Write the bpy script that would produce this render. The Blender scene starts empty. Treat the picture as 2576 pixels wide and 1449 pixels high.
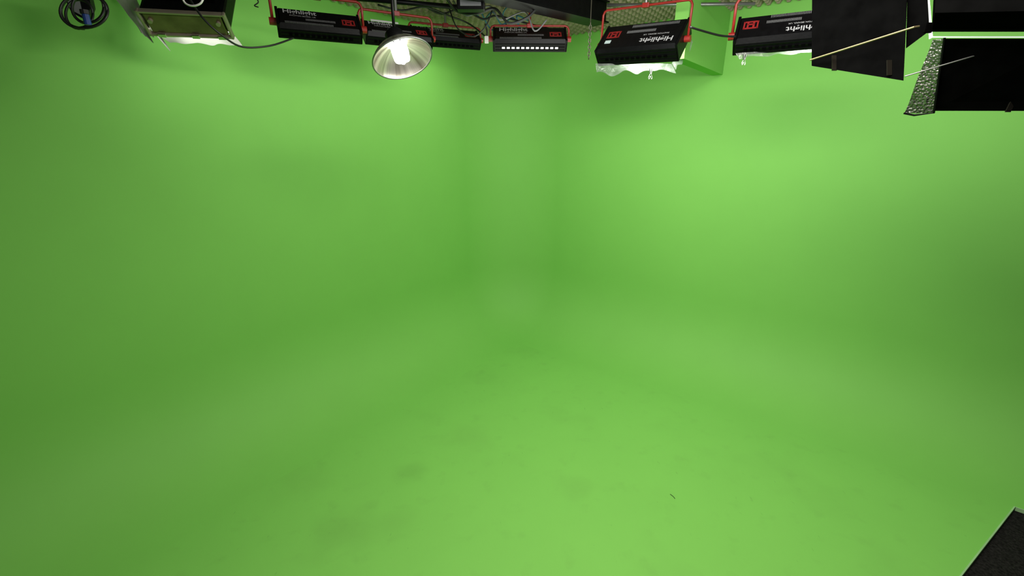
import bpy, bmesh, math, random
from mathutils import Vector as V, Matrix as MX, noise
random.seed(4)
scn = bpy.context.scene
COL = scn.collection
rad = math.radians
# ------------------------------------------------------------------ camera model
F = 1130.0; CH = 2.4; P = rad(18.3)
fw = V((0, math.cos(P), -math.sin(P))); up = V((0, math.sin(P), math.cos(P))); rt = V((1, 0, 0)); cam = V((0, 0, CH))
def ray(px, py): return rt*((px-1288)/F) + fw + up*((724.5-py)/F)
def at(px, py, d): return cam + ray(px, py)*d
def atz(px, py, z):
    r = ray(px, py); return cam + r*((z-CH)/r.z)
def proj(p):
    v = p-cam; d = max(v.dot(fw), .01)
    return 1288+F*v.x/d, 724.5-F*v.dot(up)/d, d
cd = bpy.data.cameras.new('camera'); co = bpy.data.objects.new('camera', cd); COL.objects.link(co)
cd.sensor_width = 36; cd.lens = 36*F/2576; cd.clip_start = .02
co.location = cam; co.rotation_euler = (math.pi/2-P, 0, 0); scn.camera = co
scn.view_settings.view_transform = 'Standard'
scn.view_settings.look = 'None'

# ------------------------------------------------------------------ materials
def mat(name, col, rough=.5, metal=0, var=.0, scale=8, bump=0, bscale=60, emit=None, estr=0, spec=.5, vor=False, trans=0, alpha=1):
    m = bpy.data.materials.new(name); m.use_nodes = True
    nt = m.node_tree; b = nt.nodes['Principled BSDF']
    b.inputs['Roughness'].default_value = rough; b.inputs['Metallic'].default_value = metal
    b.inputs['Specular IOR Level'].default_value = spec
    b.inputs['Alpha'].default_value = alpha
    tc = nt.nodes.new('ShaderNodeTexCoord')
    n = nt.nodes.new('ShaderNodeTexNoise'); n.inputs['Scale'].default_value = scale; n.inputs['Detail'].default_value = 5
    nt.links.new(tc.outputs['Object'], n.inputs['Vector'])
    r = nt.nodes.new('ShaderNodeValToRGB')
    r.color_ramp.elements[0].position = .3; r.color_ramp.elements[1].position = .7
    r.color_ramp.elements[0].color = tuple(c*(1-var) for c in col)+(1,)
    r.color_ramp.elements[1].color = tuple(min(1, c*(1+var)) for c in col)+(1,)
    nt.links.new(n.outputs['Fac'], r.inputs['Fac']); nt.links.new(r.outputs['Color'], b.inputs['Base Color'])
    if bump:
        if vor:
            t = nt.nodes.new('ShaderNodeTexVoronoi'); t.inputs['Scale'].default_value = bscale; o = t.outputs['Distance']
        else:
            t = nt.nodes.new('ShaderNodeTexNoise'); t.inputs['Scale'].default_value = bscale; o = t.outputs['Fac']
        nt.links.new(tc.outputs['Object'], t.inputs['Vector'])
        bp = nt.nodes.new('ShaderNodeBump'); bp.inputs['Strength'].default_value = bump; bp.inputs['Distance'].default_value = .01
        nt.links.new(o, bp.inputs['Height']); nt.links.new(bp.outputs['Normal'], b.inputs['Normal'])
    if emit:
        b.inputs['Emission Color'].default_value = emit+(1,); b.inputs['Emission Strength'].default_value = estr
    if trans:
        b.inputs['Transmission Weight'].default_value = trans
    return m
GREEN = (.226, .56, .108)
mGreen = mat('green_wall_paint', GREEN, .65, var=.012, scale=3, spec=.2)
def green_floor():
    m = mat('green_floor_paint', GREEN, .65, var=.015, scale=2, spec=.2)
    nt = m.node_tree; b = nt.nodes['Principled BSDF']
    src = b.inputs['Base Color'].links[0].from_socket
    tc = [n for n in nt.nodes if n.type == 'TEX_COORD'][0]
    def mult(src, fac, dark):
        mx = nt.nodes.new('ShaderNodeMix'); mx.data_type = 'RGBA'; mx.blend_type = 'MULTIPLY'
        nt.links.new(fac, mx.inputs['Factor'])
        nt.links.new(src, mx.inputs[6]); mx.inputs[7].default_value = (dark, dark*.98, dark, 1)
        return mx.outputs[2]
    def layer(src, scale, lo, hi, dark, detail=6, stretch=(1, 1, 1)):
        mp = nt.nodes.new('ShaderNodeMapping'); mp.inputs['Scale'].default_value = stretch
        nt.links.new(tc.outputs['Object'], mp.inputs['Vector'])
        n = nt.nodes.new('ShaderNodeTexNoise'); n.inputs['Scale'].default_value = scale; n.inputs['Detail'].default_value = detail
        nt.links.new(mp.outputs['Vector'], n.inputs['Vector'])
        mr = nt.nodes.new('ShaderNodeMapRange'); mr.inputs['From Min'].default_value = lo; mr.inputs['From Max'].default_value = hi
        nt.links.new(n.outputs['Fac'], mr.inputs['Value'])
        return mult(src, mr.outputs['Result'], dark)
    s = layer(src, 1.6, .55, .78, .93)
    s = layer(s, 7, .58, .75, .95)
    s = layer(s, 30, .7, .8, .83, 3, (1, .35, 1))
    # worn, dirty patches in the paint
    nz = nt.nodes.new('ShaderNodeTexNoise'); nz.inputs['Scale'].default_value = 5
    nt.links.new(tc.outputs['Object'], nz.inputs['Vector'])
    for (px, py, r, dk) in ((1035, 1190, .17, .89), (850, 1335, .3, .93), (1440, 1225, .2, .94), (1180, 1100, .35, .96), (760, 1210, .3, .96), (1000, 1320, .2, .96)):
        c = atz(px, py, 0)
        sb = nt.nodes.new('ShaderNodeVectorMath'); sb.operation = 'DISTANCE'; sb.inputs[1].default_value = c
        nt.links.new(tc.outputs['Object'], sb.inputs[0])
        ad = nt.nodes.new('ShaderNodeMath'); ad.operation = 'MULTIPLY_ADD'; ad.inputs[1].default_value = r*1.2; nt.links.new(nz.outputs['Fac'], ad.inputs[0]); nt.links.new(sb.outputs['Value'], ad.inputs[2])
        mr = nt.nodes.new('ShaderNodeMapRange'); mr.interpolation_type = 'SMOOTHSTEP'
        mr.inputs['From Min'].default_value = r*1.6; mr.inputs['From Max'].default_value = r*.6
        nt.links.new(ad.outputs[0], mr.inputs['Value'])
        s = mult(s, mr.outputs['Result'], dk)
    nt.links.new(s, b.inputs['Base Color'])
    return m
mFloor = green_floor()
mRim = mat('pale_green_edge', (.34, .56, .27), .6, var=.15)
mCarpet = mat('charcoal_carpet', (.017, .0155, .015), 1, var=.65, scale=70, bump=1, bscale=140, spec=.1)
mCeil = mat('dark_ceiling_paint', (.03, .03, .03), .9, var=.2)
mFoam = mat('beige_acoustic_foam', (.32, .27, .19), .95, var=.12, scale=20, spec=.1)
mBlack = mat('black_powder_coat', (.003, .003, .0033), .4, var=.25, scale=30, bump=.05, spec=.13)
mBlack2 = mat('matte_black_sheet', (.002, .002, .002), .9, var=.3, scale=14, spec=0)
mRed = mat('red_enamel', (.28, .017, .012), .4, var=.15, scale=20)
mBadge = mat('red_badge', (.26, .014, .014), .5, var=.05)
mWhiteInk = mat('pale_print', (.4, .4, .4), .6, var=.03)
mGreyInk = mat('grey_slots', (.14, .14, .14), .6, var=.05)
mSilver = mat('brushed_aluminium', (.75, .74, .7), .28, 1, var=.08, scale=25)
mHammer = mat('hammered_aluminium', (.3, .3, .275), .45, 1, var=.2, scale=60, bump=.65, bscale=105, vor=True)
mBronze = mat('dull_bronze_metal', (.24, .175, .11), .22, .6, var=.45, scale=5, bump=.04)
mRimB = mat('pale_bronze_rim', (.4, .34, .26), .32, .5, var=.15, scale=6)
mSteel = mat('grey_steel', (.3, .3, .29), .4, .8, var=.15)
mBrass = mat('brass_rod', (.45, .36, .19), .4, .9, var=.1)
mTube = mat('lit_tube', (1, 1, 1), .5, emit=(1, 1, .97), estr=2)
mBulb = mat('lit_bulb', (1, 1, 1), .5, emit=(1, .97, .9), estr=14)
mGlow = mat('glowing_frame_edge', (1, 1, 1), .5, emit=(.97, 1, .96), estr=.8)  # glow put into the barn light's frame edges
mSlot = mat('lit_slots', (.6, .6, .6), .5, emit=(1, 1, .95), estr=.75)
mRefl = mat('white_reflector', (.8, .8, .78), .4, var=.03)
mPaper = mat('white_diffusion_paper', (.5, .5, .43), .7, var=.1, scale=6, bump=.3, bscale=12)
mGel = mat('clear_crinkled_film', (.27, .3, .26), .2, var=.5, scale=14, bump=.8, bscale=25, alpha=.48)
mBlueC = mat('blue_cable', (.03, .12, .26), .5, var=.1)
mBlackC = mat('black_cable', (.01, .01, .01), .5, var=.2)
mWhiteC = mat('white_cable', (.7, .7, .66), .5, var=.05)
mGreyP = mat('grey_plastic', (.15, .15, .16), .5, var=.1)
mBlueP = mat('blue_plug', (.015, .05, .25), .5, var=.1)
mSticker = mat('pale_sticker', (.5, .62, .6), .6, var=.1)
mTwig = mat('dark_scrap', (.05, .11, .03), .8, var=.2)
mChain = mat('dull_chain_steel', (.12, .11, .08), .45, .7, var=.2)
mHinge = mat('dark_hinge', (.018, .015, .011), .4, .6)
def dish_mat():
    # spun metal: its shine painted in as streaks from middle of bowl to rim
    m = mat('spun_aluminium', (.7, .68, .62), .3, .95)
    nt = m.node_tree; b = nt.nodes['Principled BSDF']
    tc = [n for n in nt.nodes if n.type == 'TEX_COORD'][0]
    mp = nt.nodes.new('ShaderNodeMapping'); mp.inputs['Scale'].default_value = (1, 1, 0); nt.links.new(tc.outputs['Object'], mp.inputs['Vector'])
    nm = nt.nodes.new('ShaderNodeVectorMath'); nm.operation = 'NORMALIZE'; nt.links.new(mp.outputs['Vector'], nm.inputs[0])
    nz = nt.nodes.new('ShaderNodeTexNoise'); nz.inputs['Scale'].default_value = 3.5; nz.inputs['Detail'].default_value = 3; nt.links.new(nm.outputs['Vector'], nz.inputs['Vector'])
    r = nt.nodes.new('ShaderNodeValToRGB'); r.color_ramp.elements[0].position = .35; r.color_ramp.elements[1].position = .68
    r.color_ramp.elements[0].color = (.32, .28, .21, 1); r.color_ramp.elements[1].color = (.93, .89, .79, 1)
    nt.links.new(nz.outputs['Fac'], r.inputs['Fac']); nt.links.new(r.outputs['Color'], b.inputs['Base Color'])
    return m
mDish = dish_mat()

# ------------------------------------------------------------------ mesh helpers
def box(bm, c, s, rot=None, bev=0):
    m = MX.Translation(c) @ (rot.to_4x4() if rot else MX()) @ MX.Diagonal((s[0], s[1], s[2], 1))
    r = bmesh.ops.create_cube(bm, size=1, matrix=m)
    if bev:
        es = list({e for v in r['verts'] for e in v.link_edges})
        bmesh.ops.bevel(bm, geom=es, offset=bev, segments=2, affect='EDGES', profile=.6)
def smooth_path(pts, n=6):
    pts = [V(p) for p in pts]
    if len(pts) < 3: return pts
    out = []
    for i in range(len(pts)-1):
        p0 = pts[max(i-1, 0)]; p1 = pts[i]; p2 = pts[i+1]; p3 = pts[min(i+2, len(pts)-1)]
        for k in range(n):
            t = k/n
            out.append(.5*((2*p1)+(p2-p0)*t+(2*p0-5*p1+4*p2-p3)*t*t+(3*p1-p0-3*p2+p3)*t**3))
    out.append(pts[-1]); return out
def tube(bm, pts, r, seg=8, sm=0, closed=False):
    pts = smooth_path(pts, sm) if sm else [V(p) for p in pts]
    n = len(pts); rings = []; prev = None
    for i, p in enumerate(pts):
        if closed: t = pts[(i+1) % n]-pts[i-1]
        else: t = pts[min(i+1, n-1)]-pts[max(i-1, 0)]
        t.normalize()
        if prev is None:
            a = V((0, 0, 1)) if abs(t.z) < .9 else V((1, 0, 0)); nx = t.cross(a).normalized()
        else: nx = (prev - t*prev.dot(t)).normalized()
        prev = nx; ny = t.cross(nx)
        rings.append([bm.verts.new(p+(nx*math.cos(k*2*math.pi/seg)+ny*math.sin(k*2*math.pi/seg))*r) for k in range(seg)])
    for i in range(n if closed else n-1):
        A = rings[i]; B = rings[(i+1) % n]
        for k in range(seg): bm.faces.new((A[k], A[(k+1) % seg], B[(k+1) % seg], B[k]))
    if not closed:
        bm.faces.new(rings[0][::-1]); bm.faces.new(rings[-1])
def slab(bm, quad, th):
    q = [V(p) for p in quad]; nrm = (q[1]-q[0]).cross(q[3]-q[0]).normalized()*th
    a = [bm.verts.new(p) for p in q]; b = [bm.verts.new(p+nrm) for p in q]
    bm.faces.new(a[::-1]); bm.faces.new(b)
    for k in range(4): bm.faces.new((a[k], a[(k+1) % 4], b[(k+1) % 4], b[k]))
def lathe(bm, prof, seg=48, mtx=MX()):
    rings = []
    for r, z in prof:
        rings.append([bm.verts.new(mtx @ V((r*math.cos(k*2*math.pi/seg), r*math.sin(k*2*math.pi/seg), z))) for k in range(seg)])
    for i in range(len(rings)-1):
        for k in range(seg): bm.faces.new((rings[i][k], rings[i][(k+1) % seg], rings[i+1][(k+1) % seg], rings[i+1][k]))
def sheet(bm, p00, p10, p11, p01, nx=24, ny=10, amp=.01, rag=0, fr=9, th=0):
    g = []
    nr = (p10-p00).cross(p01-p00).normalized(); dn = (p01-p00)
    for j in range(ny+1):
        row = []
        for i in range(nx+1):
            u = i/nx; v = j/ny
            p = (p00*(1-u)+p10*u)*(1-v)+(p01*(1-u)+p11*u)*v
            k = noise.noise(p*fr)
            p = p+nr*amp*k+dn*rag*v*noise.noise(V((u*6+p00.x*7, 3.1, p00.y)))
            row.append(bm.verts.new(p))
        g.append(row)
    for j in range(ny):
        for i in range(nx): bm.faces.new((g[j][i], g[j][i+1], g[j+1][i+1], g[j+1][i]))
def obj(name, bm, m, parent=None, smooth=False, label=None):
    bmesh.ops.recalc_face_normals(bm, faces=bm.faces)
    me = bpy.data.meshes.new(name); bm.to_mesh(me); bm.free(); me.materials.append(m)
    if smooth:
        for p in me.polygons: p.use_smooth = True
    o = bpy.data.objects.new(name, me); COL.objects.link(o)
    if parent: o.parent = parent
    if label: o['label'] = label
    return o
def tag(o, label, cat, group=None):
    o['label'] = label; o['category'] = cat
    if group: o['group'] = group
    return o
def thing(name, label, cat, loc=(0, 0, 0), rot=None, group=None):
    o = bpy.data.objects.new(name, None); COL.objects.link(o); o.location = loc; o.empty_display_size = .1
    if rot: o.rotation_euler = rot.to_euler()
    return tag(o, label, cat, group)
def struct(o): o['kind'] = 'structure'; return o
def NB(): return bmesh.new()
def text_bm(body, size, mtx, spacing=1, bold=0):
    cu = bpy.data.curves.new('lettering', 'FONT'); cu.body = body; cu.size = size; cu.space_character = spacing
    cu.align_x = 'CENTER'; cu.align_y = 'CENTER'; cu.resolution_u = 3; cu.offset = bold
    t = bpy.data.objects.new('lettering_source', cu); COL.objects.link(t)
    bpy.context.view_layer.update()
    me = bpy.data.meshes.new_from_object(t.evaluated_get(bpy.context.evaluated_depsgraph_get()))
    bpy.data.objects.remove(t); bpy.data.curves.remove(cu)
    me.transform(mtx); bm = bmesh.new(); bm.from_mesh(me); bpy.data.meshes.remove(me); return bm

# ------------------------------------------------------------------ the green cove
er = V((.791, -.611, 0)).normalized()
el = V((-.611, -.791, 0)).normalized()
CN = V((-.07, 6.2, 0)); R = .80; ZC = 3.54; ZF = ZC-.052
def ab(a, b, z=0): return CN+er*a+el*b+V((0, 0, z))
def to_ab(p): v = p-CN; return v.dot(er), v.dot(el)
def atc(px, py, d):
    # like at(), but never higher than just under the foam
    r = ray(px, py)
    if r.z > 0: d = min(d, (ZF-.03-CH)/r.z)
    return cam+r*d
prof = [(0, ZC, 0)]
for k in range(1, 9): prof.append((0, ZC+(R-ZC)*k/8, 0))
# the sweep eases in and out of its curve, so the paint shades without a line
NS = 56; acc = [(0.0, 0.0)]; ths = [0.0]; SUB = 20
d_ = z_ = 0.0
for k in range(NS*SUB):
    t = (k+.5)/(NS*SUB); th = math.pi/2*(.35*t+.65*(t*t*(3-2*t)))
    d_ += math.sin(th); z_ += math.cos(th)
    if (k+1) % SUB == 0:
        t2 = (k+1)/(NS*SUB); acc.append((d_, z_)); ths.append(math.pi/2*(.35*t2+.65*(t2*t2*(3-2*t2))))
for k in range(1, NS+1): prof.append((R*acc[k][0]/d_, R-R*acc[k][1]/z_, ths[k]))
prof[-1] = (R, 0, math.pi/2)
def wall(name, side):
    cols = []
    if side == 'left':
        for b in [9, 6, 4, 3, 2, 1.4, 1, R]: cols.append(('s', b, er))
        arc = [k/64 for k in range(1, 33)]
    else:
        arc = [k/64 for k in range(32, 64)]
    for t in arc: cols.append(('a', t, None))
    if side == 'right':
        for a in [R, 1, 1.4, 2, 3, 4, 6, 9]: cols.append(('s', a, el))
    vs = []; ns = []; faces = []; n = len(prof)
    cc = ab(R, R)
    for kind, t, nn in cols:
        for d, z, th in prof:
            if kind == 's':
                p = (ab(0, t) if side == 'left' else ab(t, 0))+nn*d; inw = nn
            else:
                out = -er*math.cos(t*math.pi/2)-el*math.sin(t*math.pi/2)
                p = cc+out*(R-d); inw = -out
            p = V((p.x, p.y, z)); vs.append(p)
            ns.append(inw*math.cos(th)+V((0, 0, math.sin(th))))
    for i in range(len(cols)-1):
        for j in range(n-1):
            a0 = i*n+j; b0 = (i+1)*n+j
            if j == n-2 and cols[i][0] == 'a' and cols[i+1][0] == 'a': faces.append((a0, a0+1, b0))
            else: faces.append((a0, a0+1, b0+1, b0))
    me = bpy.data.meshes.new(name); me.from_pydata(vs, [], faces); me.update()
    for p in me.polygons: p.use_smooth = True
    fn = me.polygons[5].normal
    if fn.dot(ns[faces[5][0]]) < 0: me.flip_normals()
    try: me.normals_split_custom_set_from_vertices([tuple(x) for x in ns])
    except Exception as e: print('normals', e)
    me.materials.append(mGreen)
    o = bpy.data.objects.new(name, me); COL.objects.link(o); struct(o); return o
wall('wall_left', 'left'); wall('wall_right', 'right')
K = to_ab(atz(2555, 1275, 0)); K2 = to_ab(atz(2420, 1449, 0))
sl = (K2[0]-K[0])/(K2[1]-K[1])
ka = K[0]-sl*(K[1]-R)
fa = lambda b: ka+sl*(b-R)
bm = NB()
f0 = [ab(R, R), ab(ka, R), ab(fa(8), 8), ab(R, 8)]
tv = [bm.verts.new(p) for p in f0]; bm.faces.new(tv)
floor = struct(obj('floor', bm, mFloor))
for n_, (p, q) in enumerate(((ab(ka, R), ab(fa(8), 8)), (ab(ka, R), ab(9, R)))):
    bm = NB()
    slab(bm, [p+V((0, 0, -.03)), q+V((0, 0, -.03)), q+V((0, 0, .003)), p+V((0, 0, .003))], .008)
    struct(obj('trim_%d' % (n_+1), bm, mRim))
bm = NB()
cp = [ab(ka, R, -.025), ab(9, R, -.025), ab(9, 8, -.025), ab(fa(8), 8, -.025)]
bm.faces.new([bm.verts.new(p) for p in cp])
tag(obj('carpet', bm, mCarpet), 'charcoal carpet beside the edge of the green floor', 'carpet')
bm = NB()
slab(bm, [ab(-.2, -.2, ZC), ab(9, -.2, ZC), ab(9, 9, ZC), ab(-.2, 9, ZC)], -.05)
struct(obj('ceiling', bm, mCeil))
# green boxed-in end of a beam on the right wall
r0 = ray(1818, 188); t0 = ((CN-cam).dot(el))/r0.dot(el); pB = cam+r0*t0
aB, _ = to_ab(pB); zB = pB.z
bB = to_ab(atz(1715, 148, zB))[1]
bm = NB(); wB = .10
lo = [ab(aB-wB, 0, zB), ab(aB, 0, zB), ab(aB, bB, zB), ab(aB-wB, bB, zB)]
hi = [p+V((0, 0, ZC-zB)) for p in lo]
a_ = [bm.verts.new(p) for p in lo]; b_ = [bm.verts.new(p) for p in hi]
bm.faces.new(a_); bm.faces.new(b_)
for k in range(4): bm.faces.new((a_[k], a_[(k+1) % 4], b_[(k+1) % 4], b_[k]))
struct(obj('trim_3', bm, mGreen))

# ------------------------------------------------------------------ acoustic foam on the ceiling (one continuous lining)
fang = math.atan2(er.y, er.x)
bm = NB(); s = .075; h = .05; N = 58
for i in range(N):
    for j in range(N):
        x = i*s; y = j*s
        if ab(x+s/2, y+s/2).length < 4.0: continue
        q = [bm.verts.new((x+dx*s, -(y+dy*s), 0)) for dx, dy in ((0, 0), (1, 0), (1, 1), (0, 1))]
        e = .36
        t = [bm.verts.new((x+dx*s, -(y+dy*s), -h)) for dx, dy in ((e, e), (1-e, e), (1-e, 1-e), (e, 1-e))]
        for k in range(4): bm.faces.new((q[k], q[(k+1) % 4], t[(k+1) % 4], t[k]))
        bm.faces.new(t)
bmesh.ops.remove_doubles(bm, verts=bm.verts, dist=.0005)
fo = obj('acoustic_foam', bm, mFoam); fo.location = CN+V((0, 0, ZC)); fo.rotation_euler = (0, 0, fang)
tag(fo, 'beige pyramid acoustic foam lining the ceiling above the corner', 'acoustic foam')

# ------------------------------------------------------------------ fluorescent fixtures
def rotm(yaw, roll, tilt): return MX.Rotation(yaw, 3, 'Z') @ MX.Rotation(roll, 3, 'Y') @ MX.Rotation(-tilt, 3, 'X')
def fit(bb, yaw, roll, W, H, T, tilt, d, tmax=75):
    par = [(bb[0]+bb[2])/2, (bb[1]+bb[3])/2, d, tilt]; st = [20, 20, .3, rad(12)]
    def err(q):
        c = at(q[0], q[1], q[2]); m = rotm(yaw, roll, q[3]); xs = []; ys = []; pen = 0
        for sx in (-1, 1):
            for sy in (-1, 1):
                for sz in (-1, 1):
                    pt = c+m @ V((sx*W/2, sy*T/2, sz*H/2))
                    a, b, _ = proj(pt); xs.append(a); ys.append(b)
                    A, B = to_ab(pt); pen += max(0, .15-A)*3000+max(0, .15-B)*3000+max(0, pt.z-3.46)*3000
        e = (min(xs)-bb[0])**2+(max(xs)-bb[2])**2+(min(ys)-bb[1])**2+(max(ys)-bb[3])**2+pen
        if q[3] < rad(8) or q[3] > rad(tmax) or q[2] < 1: e += 1e6
        return e
    best = err(par)
    for it in range(400):
        imp = False
        for k in range(4):
            for s in (1, -1):
                q = list(par); q[k] += s*st[k]; e = err(q)
                if e < best: best = e; par = q; imp = True
        if not imp: st = [x*.6 for x in st]
    return par, best
FX = {}
def fixture(key, label, bb, yaw, roll, tilt, d, flip=False, yoke=.14, lean=0, power=10, W=.62, H=.27, T=.13, group=None, lit=False, sticker=False, strip=False, tmax=52):
    yaw = rad(yaw); roll = rad(roll)
    q, e = fit(bb, yaw, roll, W, H, T, rad(tilt), d, tmax)
    c = at(q[0], q[1], q[2]); tl = q[3]
    base = MX.Rotation(yaw, 3, 'Z') @ MX.Rotation(roll, 3, 'Y')
    root = thing('fluorescent_light', label, 'studio light', c, base, group)
    TL = MX.Rotation(-tl, 4, 'X')
    FX[key] = (c, base, TL, q[2])
    def fin(name, bm, m, smooth=False, parent=None, lab=None):
        bmesh.ops.transform(bm, matrix=TL, verts=bm.verts); return obj(name, bm, m, parent or root, smooth, lab)
    bm = NB(); yb = -T/2; yf = T/2; ch = .02
    rings = []
    for (y, ix) in ((yb, ch), (yb+.025, 0), (yf, 0), (yf, .012), (yb+.04, .03)):
        rings.append([bm.verts.new((sx*(W/2-ix), y, sz*(H/2-ix))) for sx, sz in ((-1, -1), (1, -1), (1, 1), (-1, 1))])
    for i in range(4):
        for k in range(4): bm.faces.new((rings[i][k], rings[i][(k+1) % 4], rings[i+1][(k+1) % 4], rings[i+1][k]))
    bm.faces.new(rings[0]); bm.faces.new(rings[4])
    for s in (-1, 1): box(bm, V((s*(W/2-.006), 0, 0)), (.016, T*.98, H*1.0), bev=.003)
    for k in (-.5, 0, .5):
        box(bm, V((0, k*T*.5+.01, -H/2-.002)), (W*.94, .006, .006)); box(bm, V((0, k*T*.5+.01, H/2+.002)), (W*.94, .006, .006))
    fin('housing', bm, mBlack)
    bm = NB(); box(bm, V((0, yb+.046, 0)), (W-.07, .004, H-.07)); fin('reflector', bm, mRefl)
    for k in range(4):
        z = (k-1.5)*H*.17; bm = NB()
        tube(bm, [(-W*.43, yf-.025, z), (W*.43, yf-.025, z)], .0095, 10); fin('tube', bm, mTube, True)
    S = -1 if flip else 1
    ry = yb-.0015; sc = W/.62
    for rz, x0, x1, n in ((-.13*H*S, -.1, .12, 26), (-.34*H*S, -.25, .1, 36)):
        bm = NB()
        for k in range(n): box(bm, V((S*sc*(x0+(x1-x0)*k/n), ry, rz)), (.005*sc, .003, .085*H))
        fin('vent', bm, mGreyInk)
    bm = NB(); n = 12
    for k in range(n): box(bm, V((-W*.36+W*.72*k/(n-1), .012, -H/2-.006)), (W*.04, .014, .004))
    fin('light_slot' if lit else 'vent', bm, mSlot if lit else mBlack2)
    face = MX.Rotation(math.pi/2, 4, 'X')
    flipm = MX.Rotation(math.pi, 4, 'Y') if flip else MX()
    def txt(body, size, u, v, bold=0, m=mWhiteInk):
        b = text_bm(body, size, flipm @ MX.Translation((u, yb-.002, v)) @ face, 1, bold)
        fin('lettering', b, m)
    txt('Highlight', .068*sc, -.14*sc, H*.24, .0012*sc)
    txt('PHOTON BEARD, UK', .02*sc, -.12*sc, H*.03)
    bm = NB(); bx = .215*S*sc; bz = -.08*S*H; q_ = min(1, H/.24)
    for (dx, dz, sx, sz) in ((0, .03, .1, .01), (0, -.03, .1, .01), (-.044, 0, .01, .07), (.044, 0, .01, .07), (-.02, 0, .012, .05), (.018, 0, .014, .05), (0, .006, .05, .01)):
        box(bm, V((bx+dx*sc, ry, bz+dz*q_)), (sx*sc, .003, sz*q_))
    fin('badge', bm, mBadge)
    if sticker:
        bm = NB(); box(bm, V((-.235, ry, -.055)), (.045, .003, .032)); fin('sticker', bm, mSticker)
    if strip:
        bm = NB(); box(bm, V((-.1*sc, ry-.002, H*.44)), (.25*sc, .004, .016)); fin('pale_strip', bm, mRefl)
    LN = MX.Rotation(rad(lean), 4, 'X'); xo = W/2+.022
    bm = NB()
    pts = [(-xo, 0, 0), (-xo, 0, yoke-.03), (-xo+.012, 0, yoke-.008), (-xo+.03, 0, yoke), (xo-.03, 0, yoke), (xo-.012, 0, yoke-.008), (xo, 0, yoke-.03), (xo, 0, 0)]
    tube(bm, pts, .0085, 8)
    bmesh.ops.transform(bm, matrix=LN, verts=bm.verts); obj('yoke', bm, mRed, root, True)
    for s in (-1, 1):
        bm = NB(); tube(bm, [(s*(W/2), 0, 0), (s*(xo+.02), 0, 0)], .022, 14)
        obj('knob', bm, mRed, root)
    tp = LN @ V((0, 0, yoke)); inv = base.inverted()
    wtop = c+base @ tp; topw = V((wtop.x, wtop.y, ZF))
    bm = NB(); l0 = inv @ (wtop-c); l1 = inv @ (topw-c)
    tube(bm, [l0+V((0, 0, -.012)), l1], .011, 10); obj('hanger_pole', bm, mRed if lit else mSteel, root)
    bm = NB(); box(bm, l0, (.05, .03, .032), bev=.004); obj('clamp', bm, mRed, root)
    L = bpy.data.lights.new('tube_light', 'AREA'); L.shape = 'RECTANGLE'; L.size = W*.85; L.size_y = H*.8; L.energy = power
    L.color = (1, 1, .97)
    lo = bpy.data.objects.new('tube_light', L); COL.objects.link(lo); lo.parent = root
    lo.matrix_local = TL @ MX.Translation((0, yf-.005, 0)) @ MX.Rotation(math.pi/2, 4, 'X')
    return root
fixture('A', 'black fluorescent light in a red yoke, between the bronze light and the round lamp', (690, 14, 912, 112), 25, 0, 38, 2.8, yoke=.16, power=1.6, W=.5, H=.18, T=.09)
fixture('B', 'black fluorescent light in a red yoke directly behind the round lit reflector lamp', (905, 46, 1092, 128), 30, 0, 38, 3.0, yoke=.14, power=2.4, W=.5, H=.17, T=.09, strip=True)
fixture('C', 'small looking black fluorescent light half hidden behind the round lamp at its right', (1030, 62, 1212, 126), 22, 0, 38, 3.7, yoke=.1, power=2.2, H=.18, T=.09)
fixture('D', 'black fluorescent light with a row of bright white slots along its lower edge', (1240, 66, 1428, 131), 1, 0, 40, 3.7, yoke=.1, power=2.6, H=.21, T=.1, lit=True)
fixture('E', 'tilted black fluorescent light with upside down lettering, clear film and clip hanging under it', (1495, 42, 1740, 166), -36, 2, 35, 2.6, flip=True, yoke=.24, power=6, H=.29, T=.13, sticker=True)
fixture('F', 'black fluorescent light with upside down lettering, partly hidden by the big black barn door', (1843, 12, 2110, 140), -30, 0, 35, 2.6, flip=True, yoke=.2, power=6, W=.5, H=.21, T=.1)

# ------------------------------------------------------------------ film and paper hung on lights
def film(name, label, cat, m, quads, amp=.012, rag=.25, fr=14, nx=40, ny=10):
    bm = NB()
    for q in quads:
        P4 = [at(*p) for p in q]; sheet(bm, *P4, nx=nx, ny=ny, amp=amp, rag=rag, fr=fr)
    return tag(obj(name, bm, m, None, True), label, cat)
dE = FX['E'][3]; dF = FX['F'][3]
film('diffusion_film', 'crinkled clear film hanging under the tilted light with upside down lettering', 'diffusion film', mGel,
     [[(1498, 160, dE+.1), (1690, 160, dE+.1), (1700, 180, dE+.1), (1502, 184, dE+.1)],
      [(1690, 158, dE+.1), (1738, 95, dE+.08), (1746, 112, dE+.08), (1700, 178, dE+.1)]], rag=.5)
film('diffusion_film', 'strip of clear film under the light next to the big black barn door', 'diffusion film', mGel,
     [[(1850, 134, dF+.08), (2060, 120, dF-.03), (2060, 130, dF-.03), (1858, 146, dF+.08)]], rag=.5)
def clip(px, py, d, label, s=1):
    root = thing('spring_clip', label, 'clip', at(px, py, d))
    for sg in (-1, 1):
        bm = NB(); box(bm, V((sg*.006*s, 0, .012*s)), (.004*s, .022*s, .04*s), MX.Rotation(rad(12*sg), 3, 'Y'), .001); obj('jaw', bm, mSteel, root)
        bm = NB(); tube(bm, [(sg*.004*s, 0, -.006*s), (sg*.014*s, 0, -.03*s), (sg*.008*s, 0, -.042*s), (sg*.002*s, 0, -.02*s)], .002*s, 6, 4); obj('handle', bm, mSilver, root, True)
clip(1637, 184, dE+.08, 'small steel clip under the middle of the tilted light and its film', 1.0)
clip(1872, 148, dF+.06, 'small steel clip at the left end of the light beside the black barn door', .8)
clip(1722, 124, dE+.06, 'small steel clip at the right end of the tilted light', .7)

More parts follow.
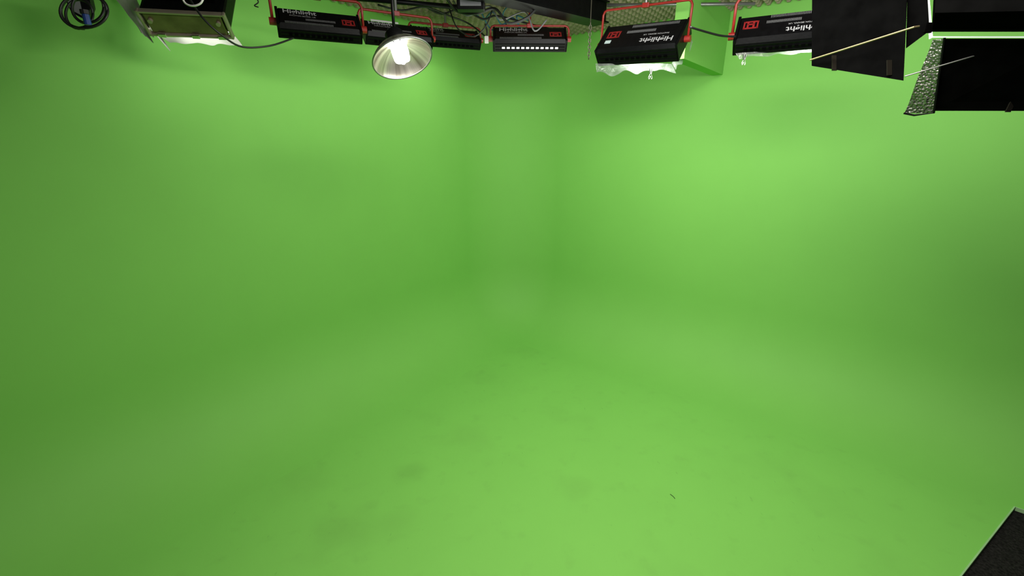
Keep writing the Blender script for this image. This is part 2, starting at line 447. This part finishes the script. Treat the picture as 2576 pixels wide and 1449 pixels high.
# ------------------------------------------------------------------ round reflector lamp
cL = at(1013, 149, 2.35); Rr = .155
axis = (cam-cL).normalized()
ax = MX.Rotation(rad(56), 3, 'X') @ axis
if ax.z > axis.z: ax = MX.Rotation(rad(-56), 3, 'X') @ axis
ax = MX.Rotation(rad(9), 3, axis) @ ax
zq = ax.to_track_quat('Z', 'Y').to_matrix()
lamp = thing('reflector_lamp', 'round silver reflector lamp with a lit white bulb, mouth tipped down', 'studio light', cL, zq)
bm = NB()
pf = [(.04, -.088), (.06, -.085), (.09, -.07), (.12, -.047), (.14, -.025), (.15, -.01), (Rr, 0)]
lathe(bm, pf, 64)
lathe(bm, [(r+.003, z-.001) for r, z in pf], 64)
obj('reflector_dish', bm, mDish, lamp, True)
bm = NB(); tube(bm, [((Rr+.002)*math.cos(k*math.pi/32), (Rr+.002)*math.sin(k*math.pi/32), 0) for k in range(64)], .004, 8, closed=True); obj('rim', bm, mSteel, lamp, True)
bm = NB(); lathe(bm, [(.0001, -.16), (.04, -.16), (.048, -.15), (.05, -.1), (.042, -.088), (.0001, -.088)], 32); obj('socket', bm, mBlack, lamp, True)
bm = NB()
for k in range(6):
    a = k*math.pi/3; x = .033*math.cos(a); y = .033*math.sin(a)
    tube(bm, [(x, y, -.088), (x, y, -.016), (x*.6, y*.6, .0), (0, 0, .002)], .0135, 8, 3)
obj('bulb', bm, mBulb, lamp, True)
bm = NB(); inv = zq.inverted()
sk = cL+zq @ V((0, 0, -.14))
tube(bm, [inv @ (sk-cL), inv @ (V((sk.x, sk.y, sk.z+.12))-cL), inv @ (V((sk.x, sk.y+.02, ZC))-cL)], .008, 10)
obj('hanger_pole', bm, mBlack, lamp, True)
L = bpy.data.lights.new('bulb_light', 'SPOT'); L.energy = 4; L.spot_size = rad(160); L.spot_blend = 1; L.shadow_soft_size = .05
lo = bpy.data.objects.new('bulb_light', L); COL.objects.link(lo); lo.parent = lamp; lo.matrix_local = MX.Translation((0, 0, .02)) @ MX.Rotation(math.pi, 4, 'X')

# ------------------------------------------------------------------ bronze backed light at the left
W, H, T = .44, .34, .15
yaw = rad(12)
qv, e = fit((338, -75, 606, 96), yaw, 0, W, H, T, rad(60), 2.4, 78)
cS = at(qv[0], qv[1], qv[2]); TL = MX.Rotation(-qv[3], 4, 'X'); bs = MX.Rotation(yaw, 3, 'Z')
pl = thing('panel_light', 'wide studio light with a bronze metal side and white paper under it', 'studio light', cS, bs)
def fin(name, bm, m, smooth=False):
    bmesh.ops.transform(bm, matrix=TL, verts=bm.verts); return obj(name, bm, m, pl, smooth)
bm = NB(); box(bm, V((0, -.01, .0)), (W-.02, T-.03, H-.02), bev=.02); fin('housing', bm, mBlack)
bm = NB(); box(bm, V((0, 0, -H/2+.004)), (W-.05, T-.035, .02), bev=.008)
fin('side_panel', bm, mBronze)
bm = NB()
for s in (-1, 1):
    box(bm, V((0, s*(T/2-.008), -H/2)), (W, .012, .03), bev=.004)
    box(bm, V((s*(W/2-.008), 0, -H/2)), (.014, T, .03), bev=.004)
fin('frame', bm, mRimB)
for s in (-.34, .05, .36):
    bm = NB(); box(bm, V((s*W, T/2-.012, -H/2-.018)), (.04, .02, .012), bev=.003); fin('latch', bm, mSilver)
for s in (-1, 1):
    bm = NB(); tube(bm, [(s*.17, -.02, -H/2), (s*.17, -.02, -H/2-.022)], .012, 14); fin('knob', bm, mRimB)
bm = NB()
for k in range(14): box(bm, V((-.15+.3*k/13, -T/2+.002, .0)), (.01, .006, .16))
fin('vent', bm, mBlack2)
bm = NB(); box(bm, V((0, T/2-.016, 0)), (W-.06, .01, H-.06)); fin('glow_part', bm, mTube)
bm = NB()
tube(bm, [V((0, 0, .05)), V((0, 0, ZC-.002-cS.z))], .016, 10); obj('hanger_pole', bm, mSteel, pl)
L = bpy.data.lights.new('panel_area_light', 'AREA'); L.shape = 'RECTANGLE'; L.size = W*.85; L.size_y = H*.8; L.energy = .9
lo = bpy.data.objects.new('panel_area_light', L); COL.objects.link(lo); lo.parent = pl
lo.matrix_local = TL @ MX.Translation((0, T/2+.005, 0)) @ MX.Rotation(math.pi/2, 4, 'X')
dS = qv[2]
film('diffusion_paper', 'white diffusion paper curling out under the bronze sided light', 'diffusion paper', mPaper,
     [[(286, -10, dS+.1), (336, -10, dS+.1), (415, 100, dS+.12), (368, 100, dS+.14)],
      [(410, 94, dS+.12), (592, 90, dS+.14), (610, 116, dS+.16), (428, 107, dS+.14)]], amp=.025, rag=.5, fr=9)

# ------------------------------------------------------------------ big light with barn doors at the right
G0 = at(2450, 40, 1.7)
big = thing('barn_door_light', 'large black studio light with folding barn doors and brass rods', 'studio light', G0)
def gp(*p): return at(*p)-G0
bm = NB()
slab(bm, [gp(2356, -160, 1.66), gp(2700, -160, 1.45), gp(2700, 80, 1.45), gp(2344, 80, 1.66)], -.14)
obj('housing', bm, mBlack2, big)
bm = NB()
for k in range(12):
    box(bm, gp(2395+k*16, 62, 1.632-k*.0097), (.009, .006, .003))
obj('vent', bm, mGreyInk, big)
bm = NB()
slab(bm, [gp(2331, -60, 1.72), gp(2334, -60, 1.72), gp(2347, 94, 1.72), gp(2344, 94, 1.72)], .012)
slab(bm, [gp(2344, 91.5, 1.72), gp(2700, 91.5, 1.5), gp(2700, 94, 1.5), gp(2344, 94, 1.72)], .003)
obj('glow_part', bm, mGlow, big)  # frame edges lit by the lamp, their brightness put in as emission
bm = NB()
slab(bm, [gp(2045, -120, 2.0), gp(2043, 166, 2.0), gp(2273, 203, 1.76), gp(2288, -120, 1.72)], .005)
d1 = obj('barn_door', bm, mBlack2, big)
for (x, y, d) in ((2098, 160, 1.93), (2236, 172, 1.785)):
    bm = NB(); slab(bm, [gp(x-6, y-20, d), gp(x+6, y-20, d), gp(x+6, y+18, d), gp(x-6, y+18, d)], -.004); obj('hinge_tab', bm, mHinge, d1)
bm = NB()
slab(bm, [gp(2284, -60, 1.74), gp(2279, 122, 1.78), gp(2338, 78, 1.71), gp(2330, -60, 1.71)], .005)
obj('door_gusset', bm, mBlack2, big)
bm = NB()
slab(bm, [gp(2374, 97, 1.66), gp(2348, 277, 1.85), gp(2700, 277, 1.62), gp(2700, 97, 1.46)], .005)
d2 = obj('barn_door', bm, mBlack2, big)
bm = NB(); slab(bm, [gp(2545, 246, 1.69), gp(2558, 246, 1.69), gp(2540, 282, 1.71), gp(2527, 282, 1.71)], -.004); obj('hinge_tab', bm, mHinge, d2)
bm = NB()
sheet(bm, gp(2346, 100, 1.7), gp(2380, 96, 1.66), gp(2350, 286, 1.84), gp(2276, 284, 1.9), 14, 24, .006, 0, 20)
obj('door_gusset', bm, mHammer, big, True, 'hammered silver gusset')
bm = NB()
tube(bm, [gp(2376, 96, 1.655), gp(2349, 284, 1.835), gp(2300, 290, 1.87), gp(2274, 285, 1.9)], .004, 6)
obj('gusset_edge', bm, mBlack, big)
bm = NB(); tube(bm, [gp(2038, 151, 1.97), gp(2300, 68, 1.66), gp(2312, 66, 1.66)], .0035, 8); obj('door_rod', bm, mBrass, big)
bm = NB(); tube(bm, [gp(2276, 192, 1.74), gp(2500, 126, 1.62), gp(2512, 122, 1.62)], .0025, 8); obj('door_rod', bm, mSteel, big)
bm = NB(); box(bm, gp(2335, 70, 1.68), (.03, .01, .035), bev=.003); obj('bracket', bm, mBlack2, big)
bm = NB(); tube(bm, [gp(2600, -150, 1.5), V((gp(2600, -150, 1.5).x, gp(2600, -150, 1.5).y, ZC-G0.z))], .016, 10); obj('hanger_pole', bm, mSteel, big)
L = bpy.data.lights.new('barn_light', 'AREA'); L.shape = 'RECTANGLE'; L.size = .5; L.size_y = .3; L.energy = 19
lo = bpy.data.objects.new('barn_light', L); COL.objects.link(lo); lo.location = at(2470, 30, 1.86)
dr = (-el*1.0+er*.05+V((0, 0, -.12))); lo.rotation_euler = dr.to_track_quat('-Z', 'Y').to_euler()

# ------------------------------------------------------------------ beams, pipes, cables
def bar(name, label, cat, p, q, w, h, m):
    d = (q-p); rot = d.to_track_quat('Y', 'Z').to_matrix(); bm = NB()
    box(bm, V((0, 0, 0)), (w, d.length, h), rot, .006)
    box(bm, rot @ V((0, 0, -h/2)), (w*1.5, d.length, .012), rot); box(bm, rot @ V((0, 0, h/2)), (w*1.5, d.length, .012), rot)
    o = obj(name, bm, m); o.location = (p+q)/2; return tag(o, label, cat)
p1 = atz(1510, 66, 3.32); p2 = atz(1190, -8, 3.32); upz = V((0, 0, .09))
bar('ceiling_beam', 'black steel beam crossing under the foam ceiling above the corner', 'beam', p1+upz, p2+upz, .12, .15, mBlack)
def pipe(label, pts, r, m, sm=0, name='pipe', cat='pipe'):
    pts = [V(p) for p in pts]; o0 = pts[0].copy(); bm = NB(); tube(bm, [p-o0 for p in pts], r, 8, sm)
    o = obj(name, bm, m, None, True); o.location = o0; return tag(o, label, cat)
pipe('thin grey steel pipe running behind the red yokes at right', [atc(1528, 13, 3.7), atc(1900, 10, 3.3)], .013, mSteel)
pipe('black steel pipe above the lights at left of the beam', [atc(880, -6, 3.2), atc(1150, 18, 3.5)], .018, mBlack)
def cab(label, pts, r=.005, m=mBlackC, sm=6): return pipe(label, [atc(*p) for p in pts], r, m, sm, 'cable', 'cable')
cab('black cable sagging from the bronze sided light to its neighbour', [(470, -15, 2.0), (510, 45, 2.0), (560, 90, 2.05), (610, 118, 2.15), (680, 115, 2.25), (738, 96, 2.4)], .0045)
cab('white cable looped over the top of the bronze sided light', [(455, -12, 1.9), (466, 8, 1.9), (485, 15, 1.9), (505, 8, 1.9), (514, -12, 1.9)], .004, mWhiteC)
cab('black cable sagging between the two lights with upside down lettering', [(1736, 68, 2.5), (1775, 80, 2.55), (1815, 90, 2.6), (1850, 92, 2.65)], .006)
cab('blue cable bunched above the lit slots in the corner', [(1190, 25, 4.2), (1215, 50, 4.2), (1240, 30, 4.2), (1262, 62, 4.2), (1290, 45, 4.3), (1310, 75, 4.2), (1300, 40, 4.25), (1335, 55, 4.3)], .007, mBlueC)
cab('second blue cable, looped lower beside the corner light', [(1200, 5, 4.0), (1225, 60, 4.0), (1245, 78, 4.0), (1275, 72, 4.0), (1265, 35, 4.0), (1285, 8, 4.0)], .006, mBlueC)
cab('black cable trailing over the middle of the ceiling rig', [(1060, 10, 3.8), (1110, 35, 3.8), (1160, 22, 3.8), (1215, 48, 3.85), (1250, 40, 3.85), (1330, 60, 3.9), (1380, 72, 3.9)], .008)
cab('black cable running along the foam at the left of the beam', [(950, 12, 3.4), (1010, 26, 3.5), (1070, 18, 3.6), (1130, 40, 3.8), (1180, 60, 3.9), (1225, 95, 3.8)], .007)
cab('grey cable tangled with the blue cables above the corner light', [(1140, 2, 3.6), (1175, 40, 3.6), (1230, 15, 3.6), (1260, 50, 3.6), (1320, 30, 3.6), (1345, 78, 3.6), (1375, 50, 3.6)], .006, mGreyP)
cab('thick black cable drooping in front of the beam and foam', [(1120, -10, 3.3), (1150, 28, 3.4), (1200, 34, 3.4), (1245, 22, 3.4), (1280, 58, 3.4), (1325, 45, 3.4), (1350, 20, 3.4)], .01)
cab('thin black cable hanging in a wide loop beside the white plug', [(1130, 20, 3.5), (1150, 70, 3.5), (1190, 92, 3.5), (1222, 66, 3.5), (1240, 20, 3.5)], .005)
cab('short bent black wire hooked at the top left', [(640, -10, 2.4), (650, 5, 2.4), (640, 14, 2.4), (650, 18, 2.4)], .003)
db = thing('junction_box', 'black junction box among the cables at left of the beam', 'junction box', at(1185, 8, 3.25))
bm = NB(); box(bm, V((0, 0, 0)), (.2, .1, .1), bev=.008); obj('case', bm, mBlack, db)
bm = NB(); box(bm, V((0, -.052, 0)), (.15, .006, .06), bev=.002); obj('cover_plate', bm, mGreyP, db)
bm = NB(); tube(bm, [(.06, 0, .04), (.06, 0, ZC-db.location.z)], .012, 8); obj('hanger_pole', bm, mSteel, db)
pg = thing('cable_plug', 'small white plug hanging between the two corner lights', 'plug', at(1224, 100, 3.8))
bm = NB(); box(bm, V((0, 0, 0)), (.035, .03, .055), bev=.006); obj('body', bm, mWhiteC, pg)
bm = NB(); tube(bm, [(0, 0, .02), (.005, 0, .06), (-.01, 0, .12)], .006, 8, 4); obj('lead', bm, mBlackC, pg)
cp0 = at(1481, 148, 3.3); ch = thing('hanging_chain', 'short dull steel chain hanging beside the tilted light', 'chain', cp0)
nl = 11; ztop = at(1483, 62, 3.3).z-cp0.z
for k in range(nl):
    z = ztop*(k+.5)/nl; hh = ztop/nl*.68; bm = NB(); pts = []
    for t in range(16):
        a = t*math.pi/8; w = .009*math.cos(a)
        pts.append((w, 0, z+hh*math.sin(a)) if k % 2 else (0, w, z+hh*math.sin(a)))
    tube(bm, pts, .0028, 6, closed=True); obj('chain_link', bm, mChain, ch, True)
bm = NB(); tube(bm, [(0, 0, ztop), (0, 0, ZC-cp0.z)], .003, 6); obj('wire', bm, mChain, ch)

# power box with coiled cables at the far left
cb = at(200, 5, 2.25); bb = thing('ballast_box', 'grey and black power box hanging at the top left corner', 'power box', cb, MX.Rotation(rad(25), 3, 'Z'))
bm = NB()
vs = [(-.065, -.03, .1), (.055, -.03, .1), (.05, -.03, -.02), (.015, -.03, -.085), (-.035, -.03, -.055)]
f = [bm.verts.new(v) for v in vs]; k = [bm.verts.new((x, .03, z)) for x, y, z in vs]
bm.faces.new(f); bm.faces.new(k[::-1])
for i in range(5): bm.faces.new((f[i], f[(i+1) % 5], k[(i+1) % 5], k[i]))
obj('case', bm, mBlack, bb)
bm = NB(); slab(bm, [(-.05, -.033, .09), (-.032, -.033, -.045), (.01, -.033, -.07), (.012, -.033, .09)], .003); obj('cover_plate', bm, mGreyP, bb)
bm = NB(); tube(bm, [(0, 0, .09), (0, 0, ZC-cb.z)], .014, 10); obj('hanger_pole', bm, mSteel, bb)
for n_, (x0, y0, rx, ry, lb) in enumerate(((212, 28, 62, 45, 'outer coil of black cable hanging below the power box'), (222, 20, 42, 40, 'inner coil of black cable hanging below the power box'), (200, 35, 36, 38, 'small coil of black cable at the lower left of the power box'))):
    pts = []
    for t in range(41):
        a = math.pi*.5+t/40*math.pi*4; s = 1-.1*t/40
        pts.append(at(x0+rx*s*math.cos(a), y0+ry*s*math.sin(a), 1.87+.1*n_+.012*math.sin(a*1.5)))
    pipe(lb, pts, .0045, mBlackC, 2, 'coiled_cable', 'cable')
bp = thing('cable_plug', 'blue plug among the coiled cables at the top left', 'plug', at(218, 48, 1.92))
bm = NB(); tube(bm, [(0, 0, -.022), (0, 0, .02)], .013, 12); obj('body', bm, mBlueP, bp)
bm = NB(); tube(bm, [(0, 0, .018), (0, 0, .034)], .017, 12); obj('collar', bm, mBlackC, bp)

# scrap on the floor
a0 = atz(1686, 1243, .004); a1 = atz(1698, 1254, .004)
bm = NB(); tube(bm, [V((0, 0, 0)), (a1-a0)*.5+V((.004, 0, 0)), a1-a0], .002, 6, 3)
o = obj('floor_scrap', bm, mTwig); o.location = a0; tag(o, 'tiny dark twig like scrap lying on the green floor', 'scrap')

# ------------------------------------------------------------------ general light
def area(loc, target, sx, sy, e, col=(1, 1, .97)):  # unseen area lights, added to brighten floor, walls and foam
    L = bpy.data.lights.new('unseen_light', 'AREA'); L.shape = 'RECTANGLE'; L.size = sx; L.size_y = sy; L.energy = e; L.color = col
    o = bpy.data.objects.new('unseen_light', L); COL.objects.link(o); o.location = loc
    o.rotation_euler = (V(target)-V(loc)).to_track_quat('-Z', 'Y').to_euler()
area(ab(3.5, 3.5, 3.46), ab(3.4, 3.3, 0), 1.1, .9, 100, (1, .96, .86))
area(ab(2.8, 2.5, 3.22), ab(0, 2.0, 2.2), 1.0, .4, 17)
area(ab(3.0, 2.8, 3.22), ab(4.2, 0, 2.2), 1.3, .4, 18)
area(ab(4.6, 5.6, 3.3), ab(1.2, 1.2, 1.2), 2, 1, 7)  # added weak fill from behind the camera
area(ab(1.5, 1.5, 3.0), ab(1.5, 1.5, 4), .8, .8, 4, (1, .95, .9))  # added uplight that gives the foam white light
w = bpy.data.worlds.new('world'); scn.world = w; w.use_nodes = True
w.node_tree.nodes['Background'].inputs[0].default_value = (1, 1, .97, 1); w.node_tree.nodes['Background'].inputs[1].default_value = .07
